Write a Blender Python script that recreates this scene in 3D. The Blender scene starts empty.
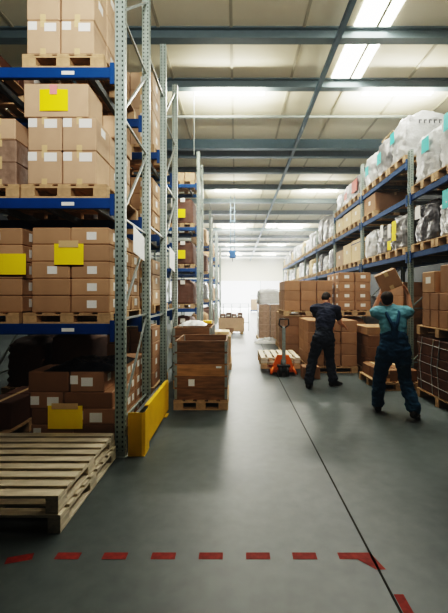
import bpy, bmesh, math, random
from mathutils import Vector, Matrix, noise
random.seed(7)
R = math.radians
scene = bpy.context.scene
COL = scene.collection

# ------------------------------------------------------------------ materials
def lin(c):
    return tuple(((v/255)/12.92 if v/255 <= .04045 else ((v/255+.055)/1.055)**2.4) for v in c)

def mat(name, rgb, rough=.6, metal=0., var=.12, scale=6., bump=0., bscale=30., rnd=0., stretch=None, emit=None, estr=0., spec=.5):
    m = bpy.data.materials.new(name); m.use_nodes = True
    nt = m.node_tree; N = nt.nodes; L = nt.links
    b = N['Principled BSDF']
    b.inputs['Roughness'].default_value = rough
    b.inputs['Metallic'].default_value = metal
    b.inputs['Specular IOR Level'].default_value = spec
    tc = N.new('ShaderNodeTexCoord')
    mp = N.new('ShaderNodeMapping')
    if stretch: mp.inputs['Scale'].default_value = stretch
    L.new(tc.outputs['Object'], mp.inputs['Vector'])
    nz = N.new('ShaderNodeTexNoise'); nz.inputs['Scale'].default_value = scale; nz.inputs['Detail'].default_value = 4
    L.new(mp.outputs['Vector'], nz.inputs['Vector'])
    c = lin(rgb)
    mr = N.new('ShaderNodeMapRange')
    mr.inputs['From Min'].default_value = .3; mr.inputs['From Max'].default_value = .7
    mr.inputs['To Min'].default_value = 1-var; mr.inputs['To Max'].default_value = 1+var
    L.new(nz.outputs['Fac'], mr.inputs['Value'])
    val = mr.outputs['Result']
    if rnd:
        oi = N.new('ShaderNodeObjectInfo')
        m2 = N.new('ShaderNodeMapRange')
        m2.inputs['To Min'].default_value = 1-rnd; m2.inputs['To Max'].default_value = 1+rnd
        L.new(oi.outputs['Random'], m2.inputs['Value'])
        mu = N.new('ShaderNodeMath'); mu.operation = 'MULTIPLY'
        L.new(val, mu.inputs[0]); L.new(m2.outputs['Result'], mu.inputs[1]); val = mu.outputs[0]
    vm = N.new('ShaderNodeVectorMath'); vm.operation = 'SCALE'
    vm.inputs[0].default_value = c
    L.new(val, vm.inputs['Scale'])
    L.new(vm.outputs['Vector'], b.inputs['Base Color'])
    if bump:
        n2 = N.new('ShaderNodeTexNoise'); n2.inputs['Scale'].default_value = bscale; n2.inputs['Detail'].default_value = 5
        L.new(mp.outputs['Vector'], n2.inputs['Vector'])
        bp = N.new('ShaderNodeBump'); bp.inputs['Strength'].default_value = bump; bp.inputs['Distance'].default_value = .02
        L.new(n2.outputs['Fac'], bp.inputs['Height']); L.new(bp.outputs['Normal'], b.inputs['Normal'])
    if emit:
        b.inputs['Emission Color'].default_value = (*lin(emit), 1); b.inputs['Emission Strength'].default_value = estr
    return m

M = {}
M['tan'] = mat('cardboard_tan', (194,164,136), .75, var=.06, rnd=.08)
M['kraft'] = mat('cardboard_kraft', (180,146,114), .75, var=.07, rnd=.1)
M['brown'] = mat('cardboard_brown', (140,107,80), .75, var=.08, rnd=.1)
M['orange'] = mat('cardboard_orange', (164,129,100), .75, var=.07, rnd=.1)
M['cream'] = mat('cardboard_cream', (214,190,150), .7, var=.06, rnd=.06)
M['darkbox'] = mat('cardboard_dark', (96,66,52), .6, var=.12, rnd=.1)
M['filmbox'] = mat('cardboard_under_film', (150,128,112), .28, var=.2, scale=14, bump=.3, bscale=20)
M['tape'] = mat('packing_tape', (214,186,142), .35, var=.03)
M['seam'] = mat('carton_seam', (60,40,28), .9)
M['label'] = mat('label_paper', (238,236,228), .6, var=.02)
M['yellow_sheet'] = mat('yellow_sheet_paper', (255,226,0), .6, var=.02)
M['pink'] = mat('pink_sheet_paper', (240,150,150), .6, var=.02)
M['white_sheet'] = mat('white_sheet_paper', (232,234,232), .5, var=.03)
M['teal_sheet'] = mat('teal_sheet_paper', (70,190,185), .5, var=.05)
M['wood'] = mat('pallet_wood', (206,194,172), .75, var=.16, scale=5, stretch=(1,8,8), bump=.2, rnd=.08)
M['wood_d'] = mat('pallet_wood_along', (206,194,172), .75, var=.16, scale=5, stretch=(8,1,8), bump=.2, rnd=.08)
M['wood_tan'] = mat('pallet_wood_tan', (188,158,122), .75, var=.16, scale=5, stretch=(3,3,3), rnd=.1)
M['collar'] = mat('collar_board_wood', (128,96,68), .7, var=.35, scale=4, stretch=(1,4,6), rnd=.22)
M['collar_l'] = mat('collar_board_light', (176,134,90), .7, var=.25, scale=4, stretch=(1,4,6))
M['blue'] = mat('blue_painted_steel', (8,72,126), .4, var=.08)
M['rblue'] = mat('blue_beam_paint', (2,64,112), .65, var=.08)
M['steel'] = mat('galvanised_steel', (158,166,162), .42, .35, var=.14, scale=22)
M['dsteel'] = mat('dull_steel', (96,102,104), .5, .4, var=.1)
M['beamsteel'] = mat('roof_steel', (92,108,112), .55, .1, var=.05)
M['bluegrey'] = mat('roof_tie_paint', (66,92,104), .5, .1, var=.05)
M['guard'] = mat('guard_yellow_paint', (235,190,0), .45, var=.06)
M['black'] = mat('black_rubber', (24,24,26), .5, var=.1)
M['blackfilm'] = mat('black_plastic_film', (18,22,28), .22, var=.3, bump=.6, bscale=9)
M['wrap'] = mat('white_stretch_wrap', (196,198,196), .25, var=.07, scale=9, bump=.7, bscale=11)
M['wrapg'] = mat('grey_stretch_wrap', (138,138,138), .25, var=.14, scale=9, bump=.8, bscale=11)
M['wrapd'] = mat('dark_stretch_wrap', (98,98,102), .22, var=.2, scale=9, bump=.8, bscale=11)
M['red'] = mat('red_print', (190,70,48), .5, var=.1)
M['skin'] = mat('skin', (205,150,120), .55, var=.04)
M['hair'] = mat('dark_hair', (38,28,22), .7, var=.3, scale=60, bump=.5, bscale=90)
M['navy'] = mat('navy_cloth', (22,32,54), .85, var=.12, bump=.2)
M['navy2'] = mat('dark_trouser_cloth', (24,34,48), .85, var=.12, bump=.2)
M['teal'] = mat('teal_work_cloth', (26,76,104), .85, var=.14, bump=.2)
M['tealt'] = mat('pale_teal_shirt_cloth', (112,164,176), .85, var=.1, bump=.2)
M['boot'] = mat('boot_leather', (16,18,20), .5, var=.1)
M['white'] = mat('white_plastic', (230,228,222), .45, var=.02)
M['orange_p'] = mat('orange_truck_paint', (226,112,24), .4, var=.08)
M['tube'] = mat('lamp_tube', (255,250,225), .5, emit=(255,246,214), estr=16)
M['sky'] = mat('skylight_sheet', (250,250,240), .5, emit=(255,250,232), estr=8)
M['doorglow'] = mat('white_strip_door_glow', (240,243,246), .5, var=.02, emit=(240,244,250), estr=.55)  # emission put into the door slats stands in for bright hazy light
M['seamstrip'] = mat('roof_seam_strip', (168,162,142), .7, var=.04)
M['wall'] = mat('wall_panel_cream', (226,220,196), .8, var=.03)
M['wallglow'] = mat('wall_panel_white_glow', (236,238,240), .8, var=.02, emit=(236,240,246), estr=.35)  # white panel, with emission added so the far wall looks strongly lit
M['wallg'] = mat('wall_panel_grey', (62,66,68), .85, var=.05)
M['eye'] = mat('eye', (30,22,18), .3)

# galvanised post with rows of dark slots
def slotted():
    m = mat('slotted_steel', (156,168,160), .42, .3, var=.12, scale=18)
    nt = m.node_tree; N = nt.nodes; L = nt.links; b = N['Principled BSDF']
    tc = N.new('ShaderNodeTexCoord'); sp = N.new('ShaderNodeSeparateXYZ'); L.new(tc.outputs['Object'], sp.inputs[0])
    def mth(op, a, bb=None, c=None):
        n = N.new('ShaderNodeMath'); n.operation = op
        for i, v in enumerate((a, bb, c)):
            if v is None: continue
            if isinstance(v, (int, float)): n.inputs[i].default_value = v
            else: L.new(v, n.inputs[i])
        return n.outputs[0]
    ax = mth('ABSOLUTE', sp.outputs[0])
    inx = mth('COMPARE', ax, .027, .007)
    zz = mth('PINGPONG', sp.outputs[2], .025)
    inz = mth('LESS_THAN', zz, .011)
    ay = mth('ABSOLUTE', sp.outputs[1]); iny = mth('COMPARE', ay, .0, .008)
    onside = mth('GREATER_THAN', ax, .045)
    side = mth('MULTIPLY', iny, onside)
    h = mth('MULTIPLY', mth('MAXIMUM', inx, side), inz)
    mx = N.new('ShaderNodeMix'); mx.data_type = 'RGBA'
    src = b.inputs['Base Color'].links[0].from_socket
    L.new(h, mx.inputs[0]); L.new(src, mx.inputs[6]); mx.inputs[7].default_value = (.012,.014,.014,1)
    L.new(mx.outputs[2], b.inputs['Base Color'])
    return m
M['slot'] = slotted()

def floor_mat():
    m = bpy.data.materials.new('polished_concrete'); m.use_nodes = True
    nt = m.node_tree; N = nt.nodes; L = nt.links; b = N['Principled BSDF']
    tc = N.new('ShaderNodeTexCoord')
    n1 = N.new('ShaderNodeTexNoise'); n1.inputs['Scale'].default_value = .6; n1.inputs['Detail'].default_value = 7; n1.inputs['Roughness'].default_value = .62
    n2 = N.new('ShaderNodeTexNoise'); n2.inputs['Scale'].default_value = 9; n2.inputs['Detail'].default_value = 6
    L.new(tc.outputs['Object'], n1.inputs['Vector']); L.new(tc.outputs['Object'], n2.inputs['Vector'])
    ad = N.new('ShaderNodeMath'); ad.operation = 'MULTIPLY_ADD'; ad.inputs[1].default_value = .35
    L.new(n2.outputs['Fac'], ad.inputs[0]); L.new(n1.outputs['Fac'], ad.inputs[2])
    cr = N.new('ShaderNodeValToRGB')
    cr.color_ramp.elements[0].position = .42; cr.color_ramp.elements[0].color = (*lin((62,71,74)), 1)
    cr.color_ramp.elements[1].position = .95; cr.color_ramp.elements[1].color = (*lin((100,108,108)), 1)
    L.new(ad.outputs[0], cr.inputs[0]); L.new(cr.outputs[0], b.inputs['Base Color'])
    rr = N.new('ShaderNodeMapRange'); rr.inputs['To Min'].default_value = .34; rr.inputs['To Max'].default_value = .56
    L.new(n1.outputs['Fac'], rr.inputs['Value']); L.new(rr.outputs['Result'], b.inputs['Roughness'])
    return m
M['floor'] = floor_mat()
M['ceil'] = mat('ceiling_sheet', (208,202,180), .7, var=.04, scale=.8)
M['redtape'] = mat('red_floor_tape', (122,36,26), .75, var=.25, scale=30)
M['joint'] = mat('floor_joint', (38,40,40), .9)

# ------------------------------------------------------------------ mesh helpers
class MB:
    def __init__(s): s.bm = bmesh.new(); s.mats = []
    def mi(s, key):
        if key not in s.mats: s.mats.append(key)
        return s.mats.index(key)
    def box(s, x0, x1, y0, y1, z0, z1, key, bev=0.):
        vs = [s.bm.verts.new(p) for p in ((x0,y0,z0),(x1,y0,z0),(x1,y1,z0),(x0,y1,z0),(x0,y0,z1),(x1,y0,z1),(x1,y1,z1),(x0,y1,z1))]
        i = s.mi(key); fs = []
        for f in ((0,3,2,1),(4,5,6,7),(0,1,5,4),(1,2,6,5),(2,3,7,6),(3,0,4,7)):
            g = s.bm.faces.new([vs[k] for k in f]); g.material_index = i; fs.append(g)
        if bev:
            es = list({e for f in fs for e in f.edges})
            r = bmesh.ops.bevel(s.bm, geom=es, offset=bev, segments=1, affect='EDGES', profile=.5)
            for f in r['faces']: f.material_index = i
        return s
    def poly(s, pts, key):
        f = s.bm.faces.new([s.bm.verts.new(p) for p in pts]); f.material_index = s.mi(key); return s
    def tube(s, a, b, r, key, seg=8, r2=None, flat=None):
        a = Vector(a); b = Vector(b); d = (b-a).normalized()
        u = d.orthogonal().normalized() if abs(d.z) > .99 else d.cross(Vector((0,0,1))).normalized()
        v = d.cross(u); r2 = r if r2 is None else r2; i = s.mi(key)
        ra = []; rb = []
        for k in range(seg):
            t = 2*math.pi*k/seg + math.pi/seg
            o = u*math.cos(t)+v*math.sin(t)
            ra.append(s.bm.verts.new(a+o*r)); rb.append(s.bm.verts.new(b+o*r2))
        for k in range(seg):
            f = s.bm.faces.new((ra[k], ra[(k+1)%seg], rb[(k+1)%seg], rb[k])); f.material_index = i
            if seg > 6: f.smooth = True
        s.bm.faces.new(ra[::-1]).material_index = i; s.bm.faces.new(rb).material_index = i
        return s
    def mesh(s, name):
        me = bpy.data.meshes.new(name)
        bmesh.ops.recalc_face_normals(s.bm, faces=s.bm.faces[:])
        s.bm.to_mesh(me); s.bm.free()
        for k in s.mats: me.materials.append(M[k])
        return me
    def build(s, name, parent=None, loc=(0,0,0)):
        return link(name, s.mesh(name), parent, loc)

def link(name, data, parent=None, loc=(0,0,0), rz=0.):
    o = bpy.data.objects.new(name, data); COL.objects.link(o)
    if parent: o.parent = parent
    o.location = loc; o.rotation_euler = (0,0,rz)
    return o
def tag(o, label=None, cat=None, group=None, kind=None):
    if label: o['label'] = label
    if cat: o['category'] = cat
    if group: o['group'] = group
    if kind: o['kind'] = kind
    return o
def thing(name, label, cat, loc=(0,0,0), rz=0., group=None):
    return tag(link(name, None, None, loc, rz), label, cat, group)
def struct(name, mb):
    return tag(mb.build(name), kind='structure')

# ------------------------------------------------------------------ the room
ZC = 7.2; YF = 54.; XL = -16.; XR = 8.
struct('floor', MB().box(XL, XR, -3, YF, -.1, 0, 'floor'))
mb = MB().box(XL, XR, -3, YF, ZC, ZC+.1, 'ceil')
struct('ceiling', mb)
struct('wall_left', MB().box(XL-.15, XL, -3, YF, 0, ZC, 'wallg'))
struct('wall_right', MB().box(XR, XR+.15, -3, YF, 0, ZC, 'wallg'))
struct('wall_back', MB().box(XL, XR, -3.15, -3, 0, ZC, 'wallg'))
struct('wall_front', MB().box(XL, XR, YF, YF+.15, 3.9, ZC, 'wall').box(XL, XR, YF, YF+.15, 0, 3.9, 'wallglow'))
struct('trim_1', MB().box(.853, .867, -3, YF, 0, .0015, 'joint'))
# far loading door, its slats made to glow so the far end looks bright
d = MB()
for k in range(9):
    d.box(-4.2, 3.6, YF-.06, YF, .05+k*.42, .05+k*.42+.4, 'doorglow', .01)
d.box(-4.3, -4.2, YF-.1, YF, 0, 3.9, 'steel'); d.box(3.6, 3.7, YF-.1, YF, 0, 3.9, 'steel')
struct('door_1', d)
# roof purlins
for i, y in enumerate((7.5, 9.25, 15.6, 18.0, 20.6, 23.4, 26.3, 29.4, 33, 36.3, 40, 44, 49)):
    m = MB().box(XL, XR, y-.10, y+.10, ZC-.03, ZC, 'beamsteel').box(XL, XR, y-.02, y+.02, ZC-.2, ZC-.03, 'beamsteel').box(XL, XR, y-.10, y+.10, ZC-.24, ZC-.2, 'beamsteel')
    struct('trim_%d' % (i+2), m)
m = MB()
for y in (12.75, 13.5):
    m.box(XL, XR, y-.09, y+.09, ZC-.36, ZC-.32, 'bluegrey').box(XL, XR, y-.02, y+.02, ZC-.32, ZC, 'bluegrey')
struct('trim_15', m)
struct('trim_16', MB().tube((XL, 10.86, ZC-.14), (XR, 10.86, ZC-.14), .045, 'steel'))
# long tie running the length of the hall
struct('trim_17', MB().box(2.03, 2.13, -3, YF, ZC-.34, ZC-.24, 'bluegrey'))
# seams between the roof sheets
m = MB()
x = XL+.9
while x < XR:
    m.box(x-.03, x+.03, -3, YF, ZC-.025, ZC, 'seamstrip'); x += 1.5
struct('trim_18', m)
# roof light: translucent sheets in the roof
for i, (y0, y1) in enumerate(((3.0, 5.3), (5.35, 7.38), (7.62, 9.13), (27.5, 29.2))):
    struct('window_%d' % (i+1), MB().box(2.42, 3.16, y0, y1, ZC-.02, ZC+.0, 'sky'))

def area(name, loc, sx, sy, power, col=(1,.96,.86), rot=(0,0,0)):
    l = bpy.data.lights.new(name, 'AREA'); l.shape = 'RECTANGLE'; l.size = sx; l.size_y = sy
    l.energy = power; l.color = col
    o = bpy.data.objects.new(name, l); COL.objects.link(o); o.location = loc; o.rotation_euler = rot
    return o
area('roof_light_lamp', (2.79, 6.8, ZC-.06), .7, 4.8, 75, (1,.98,.94))

# ceiling battens with tubes
def batten_mesh():
    a = MB().box(-.96, .96, -.10, .10, 0, .07, 'white', .01).mesh('lamp_housing')
    b = MB().tube((-.92, -.05, -.02), (.92, -.05, -.02), .022, 'tube').tube((-.92, .05, -.02), (.92, .05, -.02), .022, 'tube').mesh('lamp_tube')
    c = MB().tube((0, 0, .07), (0, 0, .13), .008, 'steel', 6).mesh('hanger_rod')
    return a, b, c
BA = batten_mesh()
rown = ['nearest', 'second', 'third', 'fourth', 'fifth']
for i, y in enumerate((9.6, 18.5, 28.4, 38.2, 47.0)):
    for s, xx in (('left', -.17), ('right', 4.3)):
        z = ZC - .13
        t = thing('ceiling_light', 'long bright strip lamp across the roof, %s in its %s-hand line' % (rown[i], s), 'lamp', (xx, y, z), group='strip lamps under the roof')
        link('lamp_housing', BA[0], t); link('lamp_tube', BA[1], t); link('hanger_rod', BA[2], t, (-.7,0,0)); link('hanger_rod', BA[2], t, (.7,0,0))
        area('strip_lamp', (xx, y, z-.06), 1.8, .2, [85, 280, 520, 700, 750][i], (1,.97,.90))
        area('strip_lamp_upward', (xx, y, z-.32), 1.8, .2, [140, 210, 220, 200, 160][i], (1,.95,.80), (math.pi,0,0))
for y in (10, 20, 30):
    area('side_fill_light', (-8.0, y, ZC-.5), 1.8, .2, 45, (1,.95,.84))  # unseen fill lights over the left side, no fixtures modelled
area('front_fill_light', (.2, -1.2, 5.0), 2.0, .5, 84, (1,.97,.93), (R(96),0,R(14))).data.spread = R(104)  # unseen fill light added behind the camera to brighten the upper shelves
area('far_end_fill_light', (-.3, YF-.4, 2.1), 7, 3.4, 1500, (.95,.98,1), (R(-90),0,0))  # added light that brightens the far end in place of thicker haze

# hanging services
o = MB().tube((0,0,0),(0,0,1.75), .012, 'steel', 6).box(-.05,.05,-.05,.05,1.75,1.79,'steel').build('hanging_rod', None, (-1.12, 9.6, ZC-1.79))
tag(o, 'thin steel rod hanging from the roof beside the tallest left rack', 'rod')
t = thing('crane_hoist', 'blue hoist unit hanging on rails over the far aisle', 'hoist', (-.30, 20, 3.75))
m = MB().box(-.02,.02,-.02,.02,.0,3.45,'bluegrey').box(.2,.24,-.02,.02,.0,3.45,'bluegrey')
for k in range(9): m.box(-.02,.24,-.015,.015,.25+k*.36,.28+k*.36,'bluegrey')
m.build('hoist_mast', t)
MB().box(-.08,.3,-.12,.12,.0,.42,'rblue',.03).build('hoist_body', t)
MB().tube((.11,0,0),(.11,0,-.2),.02,'black').build('hook_block', t)

# ------------------------------------------------------------------ pallet racks
def post_mesh(h, slot=True):
    k = 'slot' if slot else 'steel'
    m = MB(); w = .05; d_ = .035; t = .004
    m.box(-w, w, -d_, -d_+t, 0, h, k)                       # front web
    m.box(-w, -w+t, -d_, d_, 0, h, k); m.box(w-t, w, -d_, d_, 0, h, k)
    m.box(-w, -w+.02, d_-t, d_, 0, h, k); m.box(w-.02, w, d_-t, d_, 0, h, k)
    return m.mesh('post')
FOOT = MB().box(-.075,.075,-.06,.06,0,.008,'steel').box(-.055,.055,-.04,.04,.008,.06,'steel').mesh('foot_plate')

def upright(root, x, y, depth, h, pm, zs0=.3, along='y'):
    """frame with two posts, horizontals and diagonals; depth runs along +y (left racks) or +x (right rack)"""
    f = link('upright_frame', None, root)
    dv = (0, depth) if along == 'y' else (depth, 0)
    rz = 0 if along == 'y' else math.pi/2
    for s in (0, 1):
        p = link('post', pm, f, (x+dv[0]*s, y+dv[1]*s, .008), rz)
        link('foot_plate', FOOT, f, (x+dv[0]*s, y+dv[1]*s, 0), rz)
    z = .35; i = 0
    while z < h-.2:
        a = (x+dv[0]*.03, y+dv[1]*.03, z); b = (x+dv[0]*.97, y+dv[1]*.97, z)
        MB().tube(a, b, .016, 'steel', 4).build('horizontal_brace', f)
        z2 = min(z+1.0, h-.1)
        MB().tube((a[0], a[1], z+.03), (b[0], b[1], z2), .016, 'steel', 4).build('diagonal_brace', f)
        z += 1.06
    return f

def beam(root, x0, x1, y, z, key='blue', tags=False):
    m = MB().box(x0, x1, y-.025, y+.025, z-.055, z+.055, key, .006)
    b = m.build('load_beam', root)
    for xx in (x0, x1):
        s = -1 if xx == x0 else 1
        MB().box(xx-.045 if s > 0 else xx, xx if s > 0 else xx+.045, y-.045, y-.025, z-.13, z+.09, key, .003).build('beam_connector', b)
    if tags:
        for k, xx in enumerate(tags):
            MB().box(xx-.065, xx+.065, y-.029, y-.0255, z-.025, z+.012, 'label').build('bin_label', b)
    return b

def left_rack(y0, h, levels, label, bays=1, x1=-1.19, tags=False, depth=1.13, bw=2.8):
    t = thing('pallet_rack', label, 'rack', (0,0,0))
    pm = post_mesh(h)
    for k in range(bays+1):
        upright(t, x1-k*bw, y0, depth, h, pm)
    for k in range(bays):
        xa = x1-(k+1)*bw+.052; xb = x1-k*bw-.052
        for z in levels:
            beam(t, xa, xb, y0-.01, z, 'blue', tags if k == 0 else False)
            beam(t, xa, xb, y0+depth, z, 'blue')
            for j in range(5):
                xx = xa + (xb-xa)*(j+.5)/5
                MB().box(xx-.025, xx+.025, y0+.016, y0+depth-.026, z-.02, z+.05, 'dsteel').build('support_bar', t)
    return t

LV = (1.31, 2.60, 3.94)
RA = left_rack(3.72, 5.62, LV, 'nearest blue and galvanised pallet rack at the left, beside the yellow guard', 1, tags=(-1.72,), depth=1.06)
RB = left_rack(5.90, 5.75, LV, 'second pallet rack on the left, standing back to back behind the nearest one', 1, depth=1.12)
RC = left_rack(11.4, 6.2, (1.2, 2.47, 3.77, 5.13), 'tall left rack past the gap, holding dark wrapped loads with yellow sheets', 1)
RD = left_rack(16.6, 5.6, (1.3, 2.6, 3.9), 'fourth left rack from the camera, just past the tallest one', 1)
RE = left_rack(21.5, 5.5, (1.3, 2.6, 3.9), 'fifth left rack from the camera, far down the aisle', 1)
RF = left_rack(26.5, 5.4, (1.3, 2.6, 3.9), 'farthest left rack, beyond all the others', 1)
# row spacers tie the first two racks
for z in (1.36, 2.6, 4.9):
    MB().tube((-1.19, 4.83, z), (-1.19, 5.86, z), .02, 'steel', 4).build('row_spacer', RA)

# right-hand rack: beams run away from the camera
XRK = 3.42; DR = 1.1; BW = 2.7; Y0R = 4.35
rt = thing('pallet_rack', 'long blue rack along the right side carrying wrapped loads', 'rack')
hs = [4.75, 4.5, 5.2, 4.6, 4.4, 4.1, 4.1, 4.1, 4.1]
for k in range(9):
    upright(rt, XRK, Y0R+k*BW, DR, hs[k], post_mesh(hs[k]), along='x')
def rbeam(x, y0, y1, z):
    b = MB().box(x-.025, x+.025, y0, y1, z-.055, z+.055, 'rblue', .006).build('load_beam', rt)
    s = -1 if x < 4 else 1
    for yy, q in ((y0, 1), (y1, -1)):
        MB().box(x+s*.025 if s < 0 else x+.025, x+s*.045 if s < 0 else x+.045, min(yy, yy+q*.05), max(yy, yy+q*.05), z-.13, z+.09, 'rblue').build('beam_connector', b)
TOP = {1: (2.43, 3.55, 4.27), 2: (2.43, 3.55, 4.27)}
rlev = []
for k in range(8):
    lv = TOP.get(k, (2.43, 3.55))
    rlev.append(lv)
    ya = Y0R+k*BW+.055; yb = Y0R+(k+1)*BW-.055
    for z in lv:
        rbeam(XRK-.01, ya, yb, z); rbeam(XRK+DR, ya, yb, z)
        for j in range(4):
            yy = ya+(yb-ya)*(j+.5)/4
            MB().box(XRK+.016, XRK+DR-.026, yy-.025, yy+.025, z-.02, z+.05, 'dsteel').build('support_bar', rt)

# ------------------------------------------------------------------ pallets
PH = .144
def pallet_parts(w, d, key='wood_tan', nb=5, h=PH, boards_x=False):
    """w along x, d along y; deck boards run along y unless boards_x. Front = -y, origin at base centre"""
    P = []
    t = .02*h/PH; bh = h-.02*h/PH*3
    bw = w/nb*.74
    for k in range(nb):
        cx = -w/2+bw/2+(w-bw)*k/(nb-1)
        P.append(('deck_board', MB().box(cx-bw/2, cx+bw/2, -d/2, d/2, h-t, h, key, .002).mesh('deck_board')))
    sw = .1
    if not boards_x:
        P += [('stringer_board', MB().box(-w/2, w/2, cy-sw/2, cy+sw/2, h-2*t, h-t, key).mesh('stringer_board')) for cy in (-d/2+sw/2, 0, d/2-sw/2)]
        P += [('bottom_board', MB().box(-w/2, w/2, cy-sw/2, cy+sw/2, 0, t, key).mesh('bottom_board')) for cy in (-d/2+sw/2, 0, d/2-sw/2)]
    bm_ = MB().box(-.07, .07, -.05, .05, t, h-2*t, key, .002).mesh('block')
    return P, bm_, w, d
PAL = {}; PALS = {}
def pallet(loc, label, w=.8, d=1.2, rz=0., key='wood_tan', nb=5, h=PH, boards_x=False, cat='pallet', group=None, simple=False):
    kk = (w, d, key, nb, h, boards_x)
    if kk not in PAL: PAL[kk] = pallet_parts(*kk)
    P, blk, w, d = PAL[kk]
    if simple:
        if kk not in PALS:
            bm = bmesh.new()
            for n, me in P: bm.from_mesh(me)
            for cx in (-w/2+.07, 0, w/2-.07):
                for cy in (-d/2+.05, 0, d/2-.05):
                    m2 = blk.copy(); m2.transform(Matrix.Translation((cx, cy, 0))); bm.from_mesh(m2)
            me = bpy.data.meshes.new('wooden_pallet'); bm.to_mesh(me); bm.free(); me.materials.append(M[key]); PALS[kk] = me
        return tag(link('wooden_pallet', PALS[kk], None, loc, rz), label, cat, group)
    t = thing('wooden_pallet', label, cat, loc, rz, group)
    for n, me in P: link(n, me, t)
    for cx in (-w/2+.07, 0, w/2-.07):
        for cy in (-d/2+.05, 0, d/2-.05):
            link('block', blk, t, (cx, cy, 0))
    return t

# ------------------------------------------------------------------ cartons
BX = {}
def carton_mesh(w, d, h, key, tape=True):
    k = (round(w,3), round(d,3), round(h,3), key)
    if k in BX: return BX[k]
    m = MB()
    m.box(-w/2, w/2, -d/2, d/2, 0, h, key, .006 if w > .5 else .010)
    body = m.mesh('carton')
    t = MB().box(-.028, .028, -d/2-.0012, d/2+.0012, h, h+.001, 'tape')
    t.box(-.028, .028, -d/2-.0015, -d/2, h-.07, h+.001, 'tape')
    t2 = MB().box(-.028, .028, -d/2-.0015, -d/2, .0, .06, 'tape').mesh('tape_strip')
    tp = t.mesh('tape_strip')
    BX[k] = (body, tp, t2)
    return BX[k]
LBL = {}
def label_mesh(w, h, axis, key='label'):
    k = (w, h, axis, key)
    if k not in LBL:
        if axis == 'y': m = MB().box(-w/2, w/2, -.002, 0, -h/2, h/2, key)
        else: m = MB().box(-.001, .001, -w/2, w/2, -h/2, h/2, key)
        LBL[k] = m.mesh('paper_label')
    return LBL[k]
def carton(loc, w, d, h, key, label, stickers=(), side=(), tape=True, rz=0., group=None, sx=1, cat='box'):
    body, tp, t2 = carton_mesh(w, d, h, key)
    o = tag(link('cardboard_box', body, None, loc, rz), label, cat, group)
    if tape: link('tape_strip', tp, o); link('tape_strip', t2, o)
    for (u, v, lw, lh) in stickers:      # fractions of the front face
        link('paper_label', label_mesh(lw, lh, 'y'), o, ((u-.5)*w, -d/2-.0005, v*h))
    for (u, v, lw, lh) in side:          # on the aisle-facing side
        link('paper_label', label_mesh(lw, lh, 'x'), o, (sx*(w/2+.0008), (u-.5)*d, v*h))
    return o
def rowname(k, n):
    if n == 1: return 'single layer'
    if k == n-1: return 'top layer'
    if k == 0: return 'bottom layer'
    i = n-1-k
    return {1:'second layer down', 2:'third layer down', 3:'fourth layer down', 4:'fifth layer down'}[i]
def colname(i, n):
    if n == 1: return ''
    if n == 2: return ('left', 'right')[i]
    if n == 3: return ('left', 'middle', 'right')[i]
    return ('first from left', 'second from left', 'third from left', 'fourth from left', 'fifth from left')[i]
def dname(j, n):
    if n == 1: return ''
    if n == 2: return ('front', 'rear')[j]
    if n == 3: return ('front', 'mid-depth', 'rear')[j]
    return ('front', 'second from front', 'third from front', 'rear')[j]
def stack(x0, y0, z0, w, d, h, nx, ny, nz, key, kind, where, stick=(), side=(), vis='right', jit=.004, tape=True, sfn=None, top=False, seed=1, every=1, group=None):
    """stack with its front left bottom corner at x0,y0,z0; only the boxes on visible faces"""
    rr = random.Random(seed)
    for k in range(nz):
        for j in range(ny):
            for i in range(nx):
                sidecol = (i == nx-1) if vis == 'right' else (i == 0)
                if j > 0 and not sidecol and not top: continue
                jx = rr.uniform(-jit, jit); jy = rr.uniform(-jit, jit)
                st = stick if (j == 0 and (sfn is None or sfn(i, k))) else ()
                sd = side if sidecol and (i+j+k) % every == 0 else ()
                lab = '%s, %s' % (kind, ' '.join(q for q in (rowname(k, nz)+',' if (nx > 1 or ny > 1) else rowname(k, nz), dname(j, ny), colname(i, nx)) if q))
                lab = lab.rstrip(',') + ', ' + where
                carton((x0+w*(i+.5)+jx, y0+d*(j+.5)+jy, z0+h*k), w-(.010 if y0 < 6 and z0 > .2 else .018), d-.014, h-.001, key, lab, st, sd, tape, 0, group or ('cartons '+where), 1 if vis == 'right' else -1)

def sheet(loc, w, h, key, label, name='paper_sheet', axis='y', tape=None, tilt=0., cat='paper'):
    t = thing(name, label, cat, loc)
    if axis == 'y':
        m = MB()
        n = 6
        for k in range(n):
            a = -w/2+w*k/n; b = -w/2+w*(k+1)/n
            fa = -.003-.006*math.sin(k/n*3.1); fb = -.003-.006*math.sin((k+1)/n*3.1)
            m.poly([(a,fa,-h/2),(b,fb,-h/2),(b,fb,h/2),(a,fa,h/2)], key)
        o = m.build('sheet', t); o.rotation_euler = (0, tilt, 0)
        if tape: MB().box(-tape[0]/2, tape[0]/2, -.014, -.011, h/2-tape[1]*.55, h/2+tape[1]*.45, tape[2]).build('tape_strip', t)
    else:
        MB().poly([(0,-w/2,-h/2),(.004,w/2,-h/2+tilt),(.002,w/2,h/2+tilt),(0,-w/2,h/2)], key).build('sheet', t)
    return t

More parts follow.
